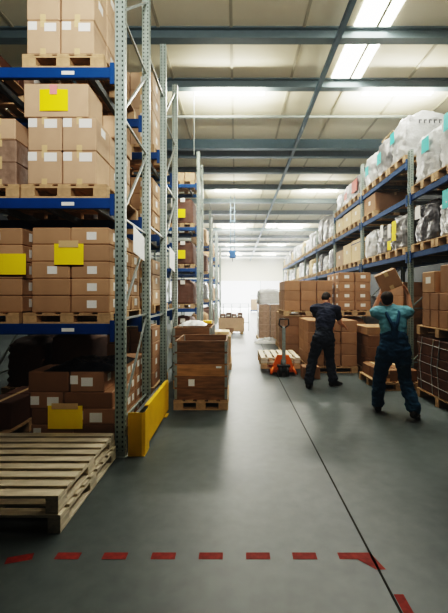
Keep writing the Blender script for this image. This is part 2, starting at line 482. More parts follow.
def wrapped_mesh(name, w, d, h, key, seed, bulge=.04, rough=.03, taper=.06, n=14, knot=False):
    bm = bmesh.new(); bmesh.ops.create_cube(bm, size=1.)
    bmesh.ops.subdivide_edges(bm, edges=bm.edges[:], cuts=n, use_grid_fill=True)
    for v in bm.verts:
        x, y, z = v.co
        u, t, s = x*2, y*2, z+.5
        c = 1-.10*(abs(u)*abs(t))**3                       # soft corners
        round_top = max(0, s-.8)/.2
        sh = 1-taper*s-.12*round_top**2
        side = bulge*math.sin(math.pi*min(1, s*1.05))
        nn = noise.fractal(Vector((x*4+seed, y*4-seed, z*5)), .9, 2., 4)*rough
        fold = .02*math.sin(z*42+5*noise.noise(Vector((x*3, y*3, seed))))
        X = x*w*c*sh*(1+side)+ (u*nn + u*fold*.6)
        Y = y*d*c*sh*(1+side)+ (t*nn + t*fold*.6)
        Z = s*h + (nn*1.6 if s > .9 else 0) - (.12*h*round_top*max(abs(u), abs(t))**3 if s > .8 else 0)
        if knot and s > .99: Z += .10*h*max(0, 1-(u*u+t*t)*1.6)
        v.co = Vector((X, Y, max(0, Z)))
    for f in bm.faces: f.smooth = True
    me = bpy.data.meshes.new(name); bm.to_mesh(me); bm.free(); me.materials.append(M[key])
    return me
def wrapped(loc, w, d, h, key, seed, label, sheets=(), side=-1, knot=False, bulge=.05, rough=.035, name='wrapped_load', lid=None):
    t = thing(name, label, 'wrapped load', loc)
    link('stretch_wrap', wrapped_mesh('stretch_wrap', w, d, h, key, seed, bulge, rough, knot=knot), t)
    for (u, v, sw, sh_, kk) in sheets:    # on the aisle side (x = side*w/2)
        x = side*(w/2*(1+bulge)*(1-.06*v)+.03)
        m = MB().poly([(x, (u-.5)*d-sw/2, v*h-sh_/2), (x, (u-.5)*d+sw/2, v*h-sh_/2+.01), (x+.005, (u-.5)*d+sw/2, v*h+sh_/2+.01), (x, (u-.5)*d-sw/2, v*h+sh_/2)], kk)
        m.build('paper_label', t)
        yy = -d/2*(1+bulge)-.02
        if side > 0: MB().box(-sw/2, sw/2, yy-.002, yy, v*h-sh_/2, v*h+sh_/2, kk).build('paper_label', t)
    if lid: MB().box(-w*.42, w*.42, -d*.42, d*.42, h*.97, h*.97+.04, lid, .01).build('top_board', t)
    return t

# ---------------- rack A, top level (z 3.90 beam, deck top 3.955)
def on(z): return z+.0555
ZT = on(3.94); ZM = on(2.60); ZL = on(1.31)
YA = 3.70
pallet((-1.78, YA+.6, ZT), 'pallet on the top beam of the nearest rack, carrying taped tan cartons', .84, 1.2)
stack(-2.16, YA+.0, ZT+PH, .35, .38, .35, 2, 3, 3, 'tan', 'tall tan carton', 'top shelf of nearest rack',
      stick=((.18,.84,.09,.085), (.72,.8,.12,.085)), side=((.5,.75,.12,.08),), seed=3, every=2)
pallet((-2.95, YA+.75, ZT), 'pallet at the top shelf left edge carrying dark wrapped cartons', .8, 1.2)
stack(-3.33, YA+.16, ZT+PH, .38, .4, .1535, 2, 2, 1, 'darkbox', 'dark brown carton', 'far left of top shelf', seed=4)
carton((-2.375, YA+.75, ZT+.01), .30, .36, .40, 'filmbox', 'wide dusty brown carton behind the gap on the top shelf', stickers=((.6,.5,.1,.07),))

# ---------------- rack A, middle level
pallet((-1.77, YA+.6, ZM), 'pallet on the middle beam of nearest rack under the big carton load', .88, 1.2)
stack(-2.155, YA+.0, ZM+PH, .36, .4, .345, 2, 3, 2, 'tan', 'square tan carton', 'middle shelf of nearest rack',
      stick=((.15,.84,.09,.09), (.68,.82,.13,.09)), side=((.5,.75,.12,.08),), seed=5, every=2)
zb = ZM+PH+.69
carton((-1.85, YA+.2, zb), .66, .4, .345, 'tan', 'wide tan carton with big yellow sheet, topmost on middle shelf', tape=False)
carton((-1.62, YA+.66, zb), .42, .36, .26, 'tan', 'smaller tan carton behind the wide one with the yellow sheet')
carton((-1.60, YA+1.04, zb), .36, .34, .2, 'kraft', 'lowest rear carton on top of the middle shelf load')
sheet((-1.87, YA-.003, zb+.17), .29, .22, 'yellow_sheet', 'yellow sheet with pink tape on the wide middle shelf carton', tape=(.075, .1, 'pink'))
pallet((-2.63, YA+.6, ZM), 'pallet at left edge of middle shelf under film-wrapped cartons', .8, 1.2)
stack(-2.99, YA+.02, ZM+PH, .36, .4, .235, 2, 3, 2, 'filmbox', 'film-wrapped brown carton', 'left load of middle shelf', seed=6)
stack(-2.99, YA+.02, ZM+PH+.471, .355, .4, .22, 2, 3, 1, 'tan', 'tan carton topping the film-wrapped load', 'left of middle shelf', seed=7)

# ---------------- rack A, low level
pallet((-1.74, YA+.6, ZL), 'pallet on lowest beam of nearest rack under flat kraft cartons', .9, 1.2, h=.112)
stack(-2.11, YA+.0, ZL+.112, .405, .39, .176, 2, 3, 5, 'kraft', 'flat kraft carton', 'lowest shelf of nearest rack',
      stick=((.55,.5,.10,.08),), side=((.5,.55,.12,.09),), sfn=lambda i, k: i == 1 and k != 3 or (i == 0 and k == 2), tape=False, seed=8)
m = MB()
sheet((-1.71, YA-.014, ZL+.112+.60), .30, .215, 'yellow_sheet', 'yellow sheet across the flat kraft cartons of the lowest shelf', tape=(.2, .07, 'tape'))
pallet((-2.63, YA+.6, ZL), 'pallet at left edge of lowest shelf under flat kraft cartons', .8, 1.2, h=.112)
stack(-3.02, YA+.02, ZL+.112, .405, .39, .176, 2, 3, 5, 'kraft', 'flat kraft carton', 'left load on lowest shelf',
      stick=((.3,.5,.10,.08),), side=((.5,.55,.12,.09),), sfn=lambda i, k: k == 4, tape=False, seed=9)
sheet((-2.30, YA+.004, ZL+.112+.50), .28, .215, 'yellow_sheet', 'yellow sheet at the left picture edge on lowest shelf cartons')

# ---------------- rack A, floor level
pallet((-1.72, YA+.62, 0), 'pallet on the floor under the nearest rack, carrying labelled cartons', .9, 1.2, key='wood_tan')
rowsG = [
    (.145, .175, [(-2.12, .44, ((.15,.55,.08,.09),)), (-1.68, .42, ())]),
    (.32, .165, [(-2.115, .41, ()), (-1.69, .44, ((.15,.6,.09,.09), (.55,.45,.13,.10)))]),
    (.485, .17, [(-2.13, .34, ((.15,.5,.09,.09), (.7,.45,.12,.09))), (-1.78, .50, ())]),
    (.655, .215, [(-2.15, .42, ()), (-1.715, .35, ((.12,.6,.08,.09), (.5,.5,.12,.09)))]),
]
lay = ['bottom', 'third', 'second', 'top']
for r, (z, h, bs) in enumerate(rowsG):
    for c, (x, w, st) in enumerate(bs):
        carton((x+w/2, YA+.22, z), w, .4, h-.001, 'brown' if (r+c) % 2 else 'orange',
               'brown carton, %s front %s, of the floor stack under the nearest rack' % (lay[r]+' layer', 'left' if c == 0 else 'right'), st, ((.4,.6,.1,.08),), tape=False)
    for q in (1, 2):
        carton((-1.44, YA+.22+.4*q, z), .36, .385, h-.001, 'orange', 'brown side carton, %s layer, %s, floor stack under nearest rack' % (lay[r], ('mid-depth', 'rear')[q-1]),
               (), ((.3,.6,.1,.08), (.7,.6,.08,.08)), tape=False)
sheet((-1.76, YA+.012, .40), .36, .24, 'yellow_sheet', 'yellow sheet taped to the floor stack behind the empty pallets', tape=(.27, .06, 'tape'))
# black film heap on top of the floor stack
def heap(name, w, d, h, key, seed, loc, label, cat):
    bm = bmesh.new(); bmesh.ops.create_grid(bm, x_segments=28, y_segments=20, size=.5)
    for v in bm.verts:
        x, y = v.co.x, v.co.y
        e = max(0, 1-(abs(x)*2)**4)*max(0, 1-(abs(y)*2)**4)
        n = noise.fractal(Vector((x*5+seed, y*5, seed)), .8, 2., 4)
        v.co = Vector((x*w, y*d, max(.0, h*e*(.62+.5*n))+.003))
    for f in bm.faces: f.smooth = True
    me = bpy.data.meshes.new(name); bm.to_mesh(me); bm.free(); me.materials.append(M[key])
    return tag(link(name, me, None, loc), label, cat)
heap('plastic_film', .74, .8, .10, 'blackfilm', 3.3, (-1.62, YA+.42, .870), 'crumpled black plastic film on top of the floor carton stack', 'film')
# dark stuff at the floor level further left
pallet((-2.9, YA+.7, 0), 'shadowed pallet on the floor at the far left of the nearest rack', .8, 1.2)
stack(-3.25, YA+.35, PH, .36, .4, .3, 2, 2, 1, 'darkbox', 'shadowed dark carton', 'floor at far left of nearest rack', seed=10)

# ---------------- rack B loads
for n, (z, nm) in enumerate(((0, 'floor'), (on(1.31), 'lowest shelf'), (on(2.60), 'middle shelf'), (on(3.94), 'top shelf'))):
    pallet((-1.75, 5.9+.6, z), 'pallet on the %s of the second left rack' % nm, .82, 1.2)
    hh, cnt, ky = [(.24, 4, 'orange'), (.25, 3, 'tan'), (.27, 3, 'kraft'), (.30, 4, 'tan')][n]
    stack(-2.13, 5.92, z+PH, .38, .6, hh, 2, 2, cnt, ky, ('brown', 'tan', 'kraft', 'large tan')[n]+' carton', '%s of second left rack' % nm,
          stick=((.6,.6,.10,.09),), side=((.5,.6,.12,.1),), seed=20+n)
    pallet((-2.75, 5.9+.6, z), 'pallet on the %s, left side of the second left rack' % nm, .8, 1.2)
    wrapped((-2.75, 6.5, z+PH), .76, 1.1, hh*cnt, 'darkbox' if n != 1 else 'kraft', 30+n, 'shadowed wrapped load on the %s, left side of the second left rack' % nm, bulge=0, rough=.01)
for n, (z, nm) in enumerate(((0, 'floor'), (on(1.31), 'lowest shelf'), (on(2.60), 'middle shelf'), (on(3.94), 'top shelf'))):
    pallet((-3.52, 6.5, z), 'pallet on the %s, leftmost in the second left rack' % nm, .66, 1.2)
    wrapped((-3.52, 6.5, z+PH), .64, 1.1, .82, 'darkbox', 36+n, 'dark wrapped load, leftmost on the %s of the second left rack' % nm, bulge=0, rough=.01)  # dark loads added to darken the pale gap behind the nearest rack
# hung placards
sheet((-1.125, 4.18, 2.28), .47, .29, 'white_sheet', 'white placard hung on the aisle side of the nearest rack', 'hanging_placard', 'x', tilt=-.06, cat='sign')
sheet((-1.125, 6.35, 2.32), .5, .35, 'white_sheet', 'white placard hung on the aisle side of the second rack', 'hanging_placard', 'x', tilt=-.06, cat='sign')

# ------------------------------------------------------------------ wrapped loads
# rack C .. F
for n, (z, nm, hh, yl) in enumerate(((0,'floor',.85,0), (on(1.2),'lowest shelf',.8,0), (on(2.47),'second shelf',.78,1), (on(3.77),'third shelf',.86,1))):
    pallet((-1.72, 12.0, z), 'pallet on the %s of the tall left rack' % nm, .8, 1.15, simple=True)
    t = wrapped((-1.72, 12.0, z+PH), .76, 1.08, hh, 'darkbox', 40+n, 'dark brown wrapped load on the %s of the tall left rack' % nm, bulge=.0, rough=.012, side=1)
    MB().box(-.05,.10,-.555,-.552,hh*.78,hh*.93,'label').build('paper_label', t)
    MB().box(-.34,-.22,-.555,-.552,hh*.6,hh*.9,'label').build('paper_label', t)
    if yl: sheet((-1.76, 11.41, z+PH+.30), .30, .27, 'yellow_sheet', 'yellow sheet on the dark load, %s of the tall left rack' % nm)
pallet((-1.72, 12.0, on(5.13)), 'pallet on the topmost shelf of the tall left rack', .8, 1.15, simple=True)
stack(-2.0, 11.5, on(5.13)+PH, .35, .5, .27, 2, 2, 1, 'tan', 'pale tan carton', 'topmost shelf of tall left rack', seed=50)
for r, (y0, nm) in enumerate(((16.6,'fourth'), (21.5,'fifth'), (26.5,'farthest'))):
    for n, (z, ln) in enumerate(((0,'floor'), (on(1.3),'lowest shelf'), (on(2.6),'second shelf'), (on(3.9),'top shelf'))):
        pallet((-1.72, y0+.58, z), 'pallet on the %s of the %s left rack' % (ln, nm), .8, 1.1, simple=True)
        ky = ['kraft', 'wrapg', 'darkbox', 'tan', 'wrap'][(r*2+n) % 5]
        wrapped((-1.72, y0+.58, z+PH), .78, 1.06, .75+.08*((n+r) % 3), ky, 60+r*5+n, '%s wrapped load on the %s of the %s left rack' % ({'kraft':'tan','wrapg':'grey','darkbox':'dark','tan':'pale','wrap':'white'}[ky], ln, nm), rough=.015, bulge=.01)

# ------------------------------------------------------------------ right rack loads
yb_ = lambda bay, s: Y0R+BW*bay+.53+s*.82
XC = XRK+.52
def rpallet(bay, s, z, nm):
    pallet((XC, yb_(bay, s), z), nm, 1.15, .8, simple=(bay > 2))
BAYN = ['nearest bay', 'second bay', 'third bay', 'fourth bay', 'fifth bay', 'sixth bay', 'seventh bay', 'farthest bay']
SPN = ['near', 'middle', 'far']
LNM = ['lower shelf', 'upper shelf', 'top shelf']
# (bay, level, slot): spec
SPEC = {
 (0,1,2): ('bag', 'wrap', .95, (('teal_sheet',.35,.62,.26,.26),), 'white plastic-wrapped sack load with teal label'),
 (0,1,1): ('bag', 'wrap', .98, (('teal_sheet',.5,.7,.3,.28),), 'taller white plastic-wrapped sack load with teal label'),
 (0,1,0): ('bag', 'wrap', 1.0, (('label',.5,.6,.2,.2),), 'white plastic-wrapped sack load'),
 (0,0,2): ('bag', 'wrapd', .78, (('label',.72,.72,.2,.24),), 'dark grey wrapped load with white label'),
 (0,0,1): ('bag', 'wrap', .80, (('teal_sheet',.6,.72,.22,.3),), 'white wrapped load with teal label'),
 (0,0,0): ('bag', 'wrapg', .8, (), 'grey wrapped load'),
 (1,2,0): ('bag', 'wrap', .92, (('teal_sheet',.75,.62,.22,.24),), 'bulging white sack load with dark print'),
 (1,2,1): ('bag', 'wrapg', .9, (('teal_sheet',.6,.45,.24,.26),), 'pale grey wrapped load with board on top'),
 (1,2,2): ('bag', 'wrap', .84, (('teal_sheet',.55,.45,.22,.24),), 'small pale wrapped load with teal label'),
 (1,1,2): ('box', 'orange', .45, (), 'wide tan carton'),
 (1,0,0): ('bag', 'wrapg', .80, (('yellow_sheet',.62,.5,.22,.42),('yellow_sheet',.9,.15,.2,.2),('label',.95,.55,.16,.3)), 'grey wrapped load with two yellow sheets'),
 (1,0,1): ('bag', 'wrapg', .70, (('label',.4,.72,.16,.3),), 'grey wrapped load with tall white label'),
 (1,0,2): ('bag', 'wrap', .72, (('label',.5,.6,.14,.25),), 'pale wrapped load with small white label'),
 (2,2,0): ('bag', 'wrapg', .68, (('red',.5,.45,.5,.34),), 'wrapped load showing a red print'),
 (2,2,1): ('bag', 'wrap', .66, (('red',.5,.35,.3,.2),), 'white wrapped load with small red print'),
 (2,2,2): ('bag', 'wrap', .62, (), 'white wrapped load'),
 (2,1,0): ('box', 'cream', .44, (), 'cream carton'), (2,1,1): ('box', 'cream', .44, (), 'cream carton'), (2,1,2): ('box', 'cream', .42, (), 'cream carton'),
 (2,0,0): ('box', 'cream', .62, (), 'cream carton with blue strap'), (2,0,1): ('box', 'cream', .6, (), 'cream carton'), (2,0,2): ('box', 'tan', .5, (), 'tan carton'),
 (3,1,0): ('bag', 'wrap', .62, (), 'white wrapped load'), (3,1,1): ('bag', 'wrapg', .9, (), 'pale grey wrapped load'), (3,1,2): ('bag', 'wrapg', 1.15, (), 'tall grey wrapped load'),
 (3,0,0): ('bag', 'wrapg', .8, (), 'grey wrapped load'), (3,0,1): ('bag', 'wrap', .6, (), 'white wrapped load'), (3,0,2): ('bag', 'wrapd', .80, (), 'dark grey wrapped load'),
}
for bay in range(4, 8):
    for lv in (0, 1):
        for s in range(3):
            c = (bay*3+lv*2+s) % 4
            SPEC[(bay, lv, s)] = ('bag', ['wrap', 'cream', 'wrapg', 'wrap'][c], .5+.12*((bay+s*2+lv) % 4), (), ['white wrapped load', 'cream wrapped load', 'grey wrapped load', 'white wrapped load'][c])
for (bay, lv, s), (kind, ky, hh, shs, desc) in SPEC.items():
    z = on(rlev[bay][lv])
    where = '%s spot, %s, %s of the right rack' % (SPN[s], BAYN[bay], LNM[lv])
    rpallet(bay, s, z, 'pallet at the ' + where)
    y = yb_(bay, s)
    if kind == 'bag':
        t = wrapped((XC, y, z+PH), 1.08, .73 if bay < 2 else .755, hh, ky, bay*7+lv*3+s, desc+', '+where.replace(' of the right rack', ' at right'),
                [(u, v, a, b, k) for (k, u, v, a, b) in shs], knot=(ky == 'wrap' and bay < 2), bulge=.05 if bay < 2 else .02)
        if (bay, lv, s) == (1, 2, 0):       # dark print bands on the big sack
            m = MB()
            for q in range(6): m.box(-.30+q*.10, -.275+q*.10, -.412, -.408, hh*.68, hh*.76, 'wrapd').box(-.275+q*.10, -.24+q*.10, -.412, -.408, hh*.735, hh*.76, 'wrapd')
            m.build('printed_mark', t)
        if (bay, lv, s) == (1, 2, 1):
            MB().box(-.42, .42, -.3, .3, hh*.98, hh*.98+.03, 'wood_tan').build('top_board', t)
    else:
        o = carton((XC-.02, y, z+PH), 1.0, .76, hh, ky, desc+', '+where.replace(' of the right rack', ' at right'), (), ((.5,.6,.12,.1),), sx=-1)
        if (bay, lv, s) == (2, 0, 0):
            MB().box(-.505, .505, -.385, .385, hh*.82, hh*.86, 'rblue').build('strap', o)
# small unwrapped loads under the near bay top shelf, half-lit dark cartons behind the aisle side
# ------------------------------------------------------------------ foreground pallets
XP = -1.22
def big_pallet(z, label, dx=0., dy=0.):
    W, D, H = 1.25, 1.16, .128
    t = thing('wooden_pallet', label, 'pallet', (XP-W/2+dx, 3.08+dy, z), 0, None)
    nb = 9; bw = .088
    me = MB().box(-W/2, W/2, -bw/2, bw/2, 0, .02, 'wood', .002).mesh('deck_board')
    for k in range(nb):
        cy = -D/2+bw/2+(D-bw)*k/(nb-1)
        link('deck_board', me, t, (0, cy, H-.02))
    sm = MB().box(-.045, .045, -D/2, D/2, 0, .02, 'wood_d', .002).mesh('stringer_board')
    blk = MB().box(-.045, .045, -.07, .07, 0, H-.06, 'wood_d', .003).mesh('block')
    for cx in (-W/2+.045, 0, W/2-.045):
        link('stringer_board', sm, t, (cx, 0, H-.04))
        link('bottom_board', sm, t, (cx, 0, 0))
        for cy in (-D/2+.07, 0, D/2-.07):
            link('block', blk, t, (cx, cy, .02))
    return t
big_pallet(0, 'empty wooden pallet flat on the floor, lower of the two in the left foreground')
big_pallet(.1285, 'empty slatted wooden pallet, upper of the two in the left foreground', dx=-.02, dy=.01)

# ------------------------------------------------------------------ yellow rack guard
g = thing('rack_guard', 'yellow steel rack guard running along the nearest rack end', 'guard', (0,0,0))
gx0, gx1, gy0, gy1 = -1.11, -.94, 3.70, 5.05
m = MB()
m.box(gx0, gx1-.03, gy0, gy0+.006, .008, .45, 'guard').box(gx1-.006, gx1, gy0+.03, gy0+.2, .008, .45, 'guard')
m.poly([(gx1-.03, gy0, .008), (gx1, gy0+.03, .008), (gx1, gy0+.03, .45), (gx1-.03, gy0, .45)], 'guard')
m.build('end_plate', g)
MB().box(gx1-.012, gx1-.006, gy0+.2, gy1, .06, .47, 'guard', .002).box(gx1-.05, gx1-.012, gy0+.2, gy1, .455, .47, 'guard').build('side_plate', g)
MB().box(gx0+.03, gx0+.07, gy0+.02, gy1, .36, .40, 'dsteel').box(gx0+.10, gx0+.13, gy0+.02, gy1, .30, .36, 'dsteel').build('inner_rail', g)
MB().box(gx0, gx1, gy0, gy0+.16, 0, .008, 'guard').box(gx0, gx1, gy1-.16, gy1, 0, .008, 'guard').build('foot_plate', g)
for yy in (gy0+.05, gy1-.05):
    MB().tube((gx0+.04, yy, .008), (gx0+.04, yy, .022), .012, 'steel', 6).build('bolt', g)

# ------------------------------------------------------------------ pallet collar boxes in the aisle
def collar_box(loc, w, d, rows, rh, label, name='pallet_collar_box', open_=True, keys=None):
    t = thing(name, label, 'crate', loc)
    z = .0
    for k in range(rows):
        ky = (keys or ['collar']*rows)[k]
        m = MB(); T = .022
        m.box(-w/2, w/2, -d/2, -d/2+T, z, z+rh-.004, ky, .002).box(-w/2, w/2, d/2-T, d/2, z, z+rh-.004, ky, .002)
        m.box(-w/2, -w/2+T, -d/2+T, d/2-T, z, z+rh-.004, ky, .002).box(w/2-T, w/2, -d/2+T, d/2-T, z, z+rh-.004, ky, .002)
        c = m.build('collar', t)
        for sx in (-1, 1):
            for sy in (-1, 1):
                q = MB().box(sx*w/2-.035 if sx > 0 else -w/2-.004, sx*w/2+.004 if sx > 0 else -w/2+.035, sy*d/2-.03 if sy > 0 else -d/2-.004, sy*d/2+.004 if sy > 0 else -d/2+.03, z+.01, z+rh-.016, 'steel')
                q.build('corner_hinge', c)
        z += rh
    if not open_: MB().box(-w/2+.01, w/2-.01, -d/2+.01, d/2-.01, z-.004, z+.012, 'tan').build('lid', t)
    MB().box(-w/2+.024, w/2-.024, -d/2+.024, d/2-.024, .002, .02, 'darkbox').build('box_floor', t)
    return t
pallet((-.51, 5.20+.45, 0), 'pallet in the aisle under the wooden collar box', .79, .9, key='wood_tan')
c = collar_box((-.51, 5.65, PH), .76, .86, 5, .172, 'wooden pallet collar box of five tiers beside the rack end', keys=['collar', 'collar', 'collar_l', 'collar', 'collar'])
MB().box(-.18, -.09, -.4385, -.4365, .20, .30, 'label').build('paper_label', c)
MB().box(.22, .30, -.4385, -.4365, .46, .49, 'label').build('paper_label', c)
pallet((-.78, 6.9, 0), 'pallet in the aisle under the second collar box', .68, 1.0)
c = collar_box((-.78, 6.9, PH), .68, .96, 6, .158, 'second wooden collar box with grey side, behind the five-tier one')
MB().box(.345, .35, -.47, .47, .45, .93, 'dsteel').build('side_panel', c)
heap('plastic_film', .5, .5, .10, 'wrap', 8.1, (-.82, 6.9, PH+.95), 'crumpled white film lying over the second collar box', 'film')
pallet((-.45, 8.5, 0), 'pallet in the aisle under the small open carton', .7, .9)
carton((-.42, 8.5, PH), .60, .8, .598, 'kraft', 'kraft carton on a pallet behind the second collar box')
carton((-.38, 8.4, PH+.60), .45, .5, .10, 'cream', 'flat pale carton lying on the kraft carton in the aisle')
c = carton((-.78, 9.8, 0), .24, .24, .95, 'guard', 'tall narrow yellow bin beside the left rack', tape=False, cat='bin')
c.name = 'yellow_bin'
MB().box(-.13, .13, -.13, .13, .95, .98, 'guard', .01).build('bin_lid', c)

# far bin with chrome and dark goods
t = thing('wooden_bin', 'pale wooden bin of dark goods standing far down the aisle', 'bin', (-.2, 16.0, 0))
m = MB(); T = .03
m.box(-.56,.56,-.4,-.4+T,.1,.70,'tan').box(-.56,.56,.4-T,.4,.1,.70,'tan').box(-.56,-.56+T,-.4+T,.4-T,.1,.70,'tan').box(.56-T,.56,-.4+T,.4-T,.1,.70,'tan').box(-.53,.53,-.37,.37,.1,.12,'tan')
m.build('bin_wall', t)
for sx in (-.46, 0, .46): MB().box(sx-.06, sx+.06, -.38, .38, 0, .1, 'wood_tan').build('bin_foot', t)
MB().box(-.25,.1,-.404,-.401,.1,.26,'brown').build('bin_hatch', t)
for i in range(4):
    carton((-.2-.375+.25*i, 16.0, .123), .22, .7, .74+.05*(i % 2), 'darkbox', 'dark carton standing in the far bin, %s' % colname(i, 4), ((.5,.86,.12,.06),), tape=False, group='dark cartons in the far bin')
m = thing('wire_rack', 'low wire rack standing behind the far bin', 'rack', (-.2, 17.0, 0))
for i in range(5): MB().tube((-.8+.4*i, 0, 0), (-.8+.4*i, 0, 1.3), .018, 'steel', 6).build('post', m)
for z in (.4, 1.1, 1.28): MB().tube((-.8, 0, z), (.8, 0, z), .014, 'steel', 6).build('rail', m)
t = thing('trolley', 'small tan trolley cart alone near the far door', 'trolley', (1.9, 36.0, 0))
MB().box(-.4,.4,-.3,.3,.25,1.35,'tan',.05).build('load_box', t)
MB().box(-.5,.5,-.4,.4,.15,.25,'rblue').build('deck', t)
for sx in (-.4,.4): MB().tube((sx,-.05,.08),(sx,.05,.08),.08,'black').build('wheel', t)
MB().tube((-.4,.35,.25),(-.4,.35,1.7),.025,'steel').tube((.4,.35,.25),(.4,.35,1.7),.025,'steel').tube((-.4,.35,1.7),(.4,.35,1.7),.025,'steel').build('handle', t)

# wrapped tall stack in the middle distance
pallet((1.24, 13.6, 0), 'pallet under the tall pale wrapped stack in mid aisle', .9, 1.2)
stack(.82, 13.05, PH, .42, .54, .24, 2, 2, 5, 'filmbox', 'film-wrapped grey brown carton', 'tall stack in mid aisle', vis='left', tape=False, seed=70)
wrapped((1.24, 13.6, PH+1.225), .9, 1.1, .55, 'wrap', 71, 'white wrapped top section of the tall stack in mid aisle', rough=.02, bulge=.01)
t = heap('plastic_film', .95, .5, .2, 'wrap', 12.7, (1.1, 12.66, 0), 'loose white film lying at the foot of the tall wrapped stack', 'film')

# ------------------------------------------------------------------ pallet truck and its pallets
def truck():
    t = thing('pallet_truck', 'orange hand pallet truck parked under the stacked empty pallets', 'pallet truck', (.98, 7.42, 0))
    for s in (-1, 1):
        m = MB().box(s*.19-.07, s*.19+.07, .10, 1.2, .052, .10, 'orange_p', .008)
        f = m.build('fork', t)
        MB().tube((s*.19-.04, 1.08, .04), (s*.19+.04, 1.08, .04), .038, 'black', 12).build('fork_roller', f)
    m = MB().box(-.21, .21, .06, .14, .10, .20, 'orange_p', .01)
    m.poly([(-.21,.06,.20),(.21,.06,.20),(.12,.06,.42),(-.12,.06,.42)], 'orange_p').poly([(-.21,.14,.20),(.21,.14,.20),(.12,.14,.42),(-.12,.14,.42)], 'orange_p')
    m.poly([(-.21,.06,.20),(-.12,.06,.42),(-.12,.14,.42),(-.21,.14,.20)], 'orange_p').poly([(.21,.06,.20),(.12,.06,.42),(.12,.14,.42),(.21,.14,.20)], 'orange_p').poly([(-.12,.06,.42),(.12,.06,.42),(.12,.14,.42),(-.12,.14,.42)], 'orange_p')
    m.build('head_frame', t)
    for s in (-1, 1):
        MB().tube((s*.19, .10, .18), (s*.26, -.02, .05), .028, 'orange_p').build('side_strut', t)
    MB().tube((0,0,.10),(0,0,.34), .055, 'dsteel', 14).tube((0,0,.34),(0,0,.42), .03, 'steel', 12).build('hydraulic_pump', t)
    for s in (-1, 1):
        MB().tube((s*.04,-.02,.10),(s*.10,-.02,.10), .10, 'black', 20).build('steering_wheel', t)
    MB().box(-.13,.13,-.06,.05,.19,.24,'black',.01).build('axle_cover', t)
    MB().box(-.035,.035,-.05,-.01,.30,1.02,'steel',.012).build('handle_pole', t)
    MB().tube((0,-.03,0.98),(-.10,-.05,1.06),.014,'black').tube((0,-.03,0.98),(.10,-.05,1.06),.014,'black').tube((-.10,-.05,1.06),(-.09,-.06,1.18),.014,'black').tube((.10,-.05,1.06),(.09,-.06,1.18),.014,'black').tube((-.09,-.06,1.18),(.09,-.06,1.18),.014,'black').build('handle_grip', t)
    return t
truck()
pallet((.95, 8.2, .102), 'lower empty pallet resting on the orange pallet truck', .84, 1.1, key='wood_tan', h=.12)
pallet((.95, 8.2, .222), 'upper empty pallet resting on the orange pallet truck', .84, 1.1, key='wood', nb=6, h=.12)

# ------------------------------------------------------------------ carton stacks at right on the floor
# B : behind the left worker
def fstack(x0, y0, w, d, h, nx, ny, nz, key, kind, where, zb=0., pk='wood_tan', **kw):
    pallet((x0+w*nx/2, y0+d*ny/2, zb), 'pallet under the '+where.replace('in the ', '').replace('on the ', ''), round(w*nx+.02, 2), round(d*ny, 2), key=pk)
    stack(x0, y0, zb+PH, w, d, h, nx, ny, nz, key, kind, where, vis='left', **kw)
fstack(1.54, 7.70, .355, .60, .245, 3, 2, 4, 'orange', 'orange brown carton', 'stack behind the left worker', top=True, tape=False, seed=80)
# C : behind the right worker
fstack(2.68, 7.28, .33, .42, .235, 2, 2, 3, 'brown', 'brown carton', 'stack behind the right worker', top=True, tape=False, seed=81)
stack(2.66, 7.31, PH+.705, .34, .42, .17, 2, 2, 1, 'kraft', 'flat kraft carton capping', 'stack behind the right worker', vis='left', top=True, tape=False, seed=82)
# A : further stacks, two pallets high
fstack(1.25, 9.35, .42, .40, .245, 3, 3, 4, 'brown', 'shadowed brown carton', 'lower far stack past the pallet truck', tape=False, seed=83)
fstack(1.25, 9.33, .42, .40, .26, 3, 3, 3, 'orange', 'orange brown carton', 'upper far stack past the pallet truck', zb=1.125, tape=False, seed=84)
pallet((2.945, 9.52, 0), 'pallet under the shadowed load behind the workers', .76, 1.2)
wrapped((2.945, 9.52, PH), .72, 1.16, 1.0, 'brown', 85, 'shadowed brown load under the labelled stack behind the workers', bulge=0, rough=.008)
fstack(2.555, 8.94, .40, .40, .235, 2, 3, 4, 'orange', 'labelled orange carton', 'labelled stack behind the workers', zb=1.15, stick=((.5,.55,.12,.08),), side=((.5,.55,.12,.08),), tape=False, seed=86)
fstack(1.35, 11.4, .42, .40, .25, 1, 2, 4, 'kraft', 'kraft carton', 'distant stack before the wrapped tower', tape=False, seed=87)
fstack(3.52, 7.6, .42, .80, .30, 2, 1, 6, 'orange', 'brown carton', 'tall stack under the rack behind the right worker', tape=False, seed=93)
# a small carton on the floor beside the left worker
carton((1.50, 7.28, 0), .34, .30, .24, 'brown', 'single brown carton on the floor behind the left worker')
pallet((2.85, 6.72, 0), 'low pallet on the floor just behind the right worker', .8, .92, key='wood_tan')
stack(2.50, 6.32, PH, .35, .42, .2, 2, 2, 1, 'brown', 'low brown carton', 'pallet just behind the right worker', vis='left', top=True, seed=88)

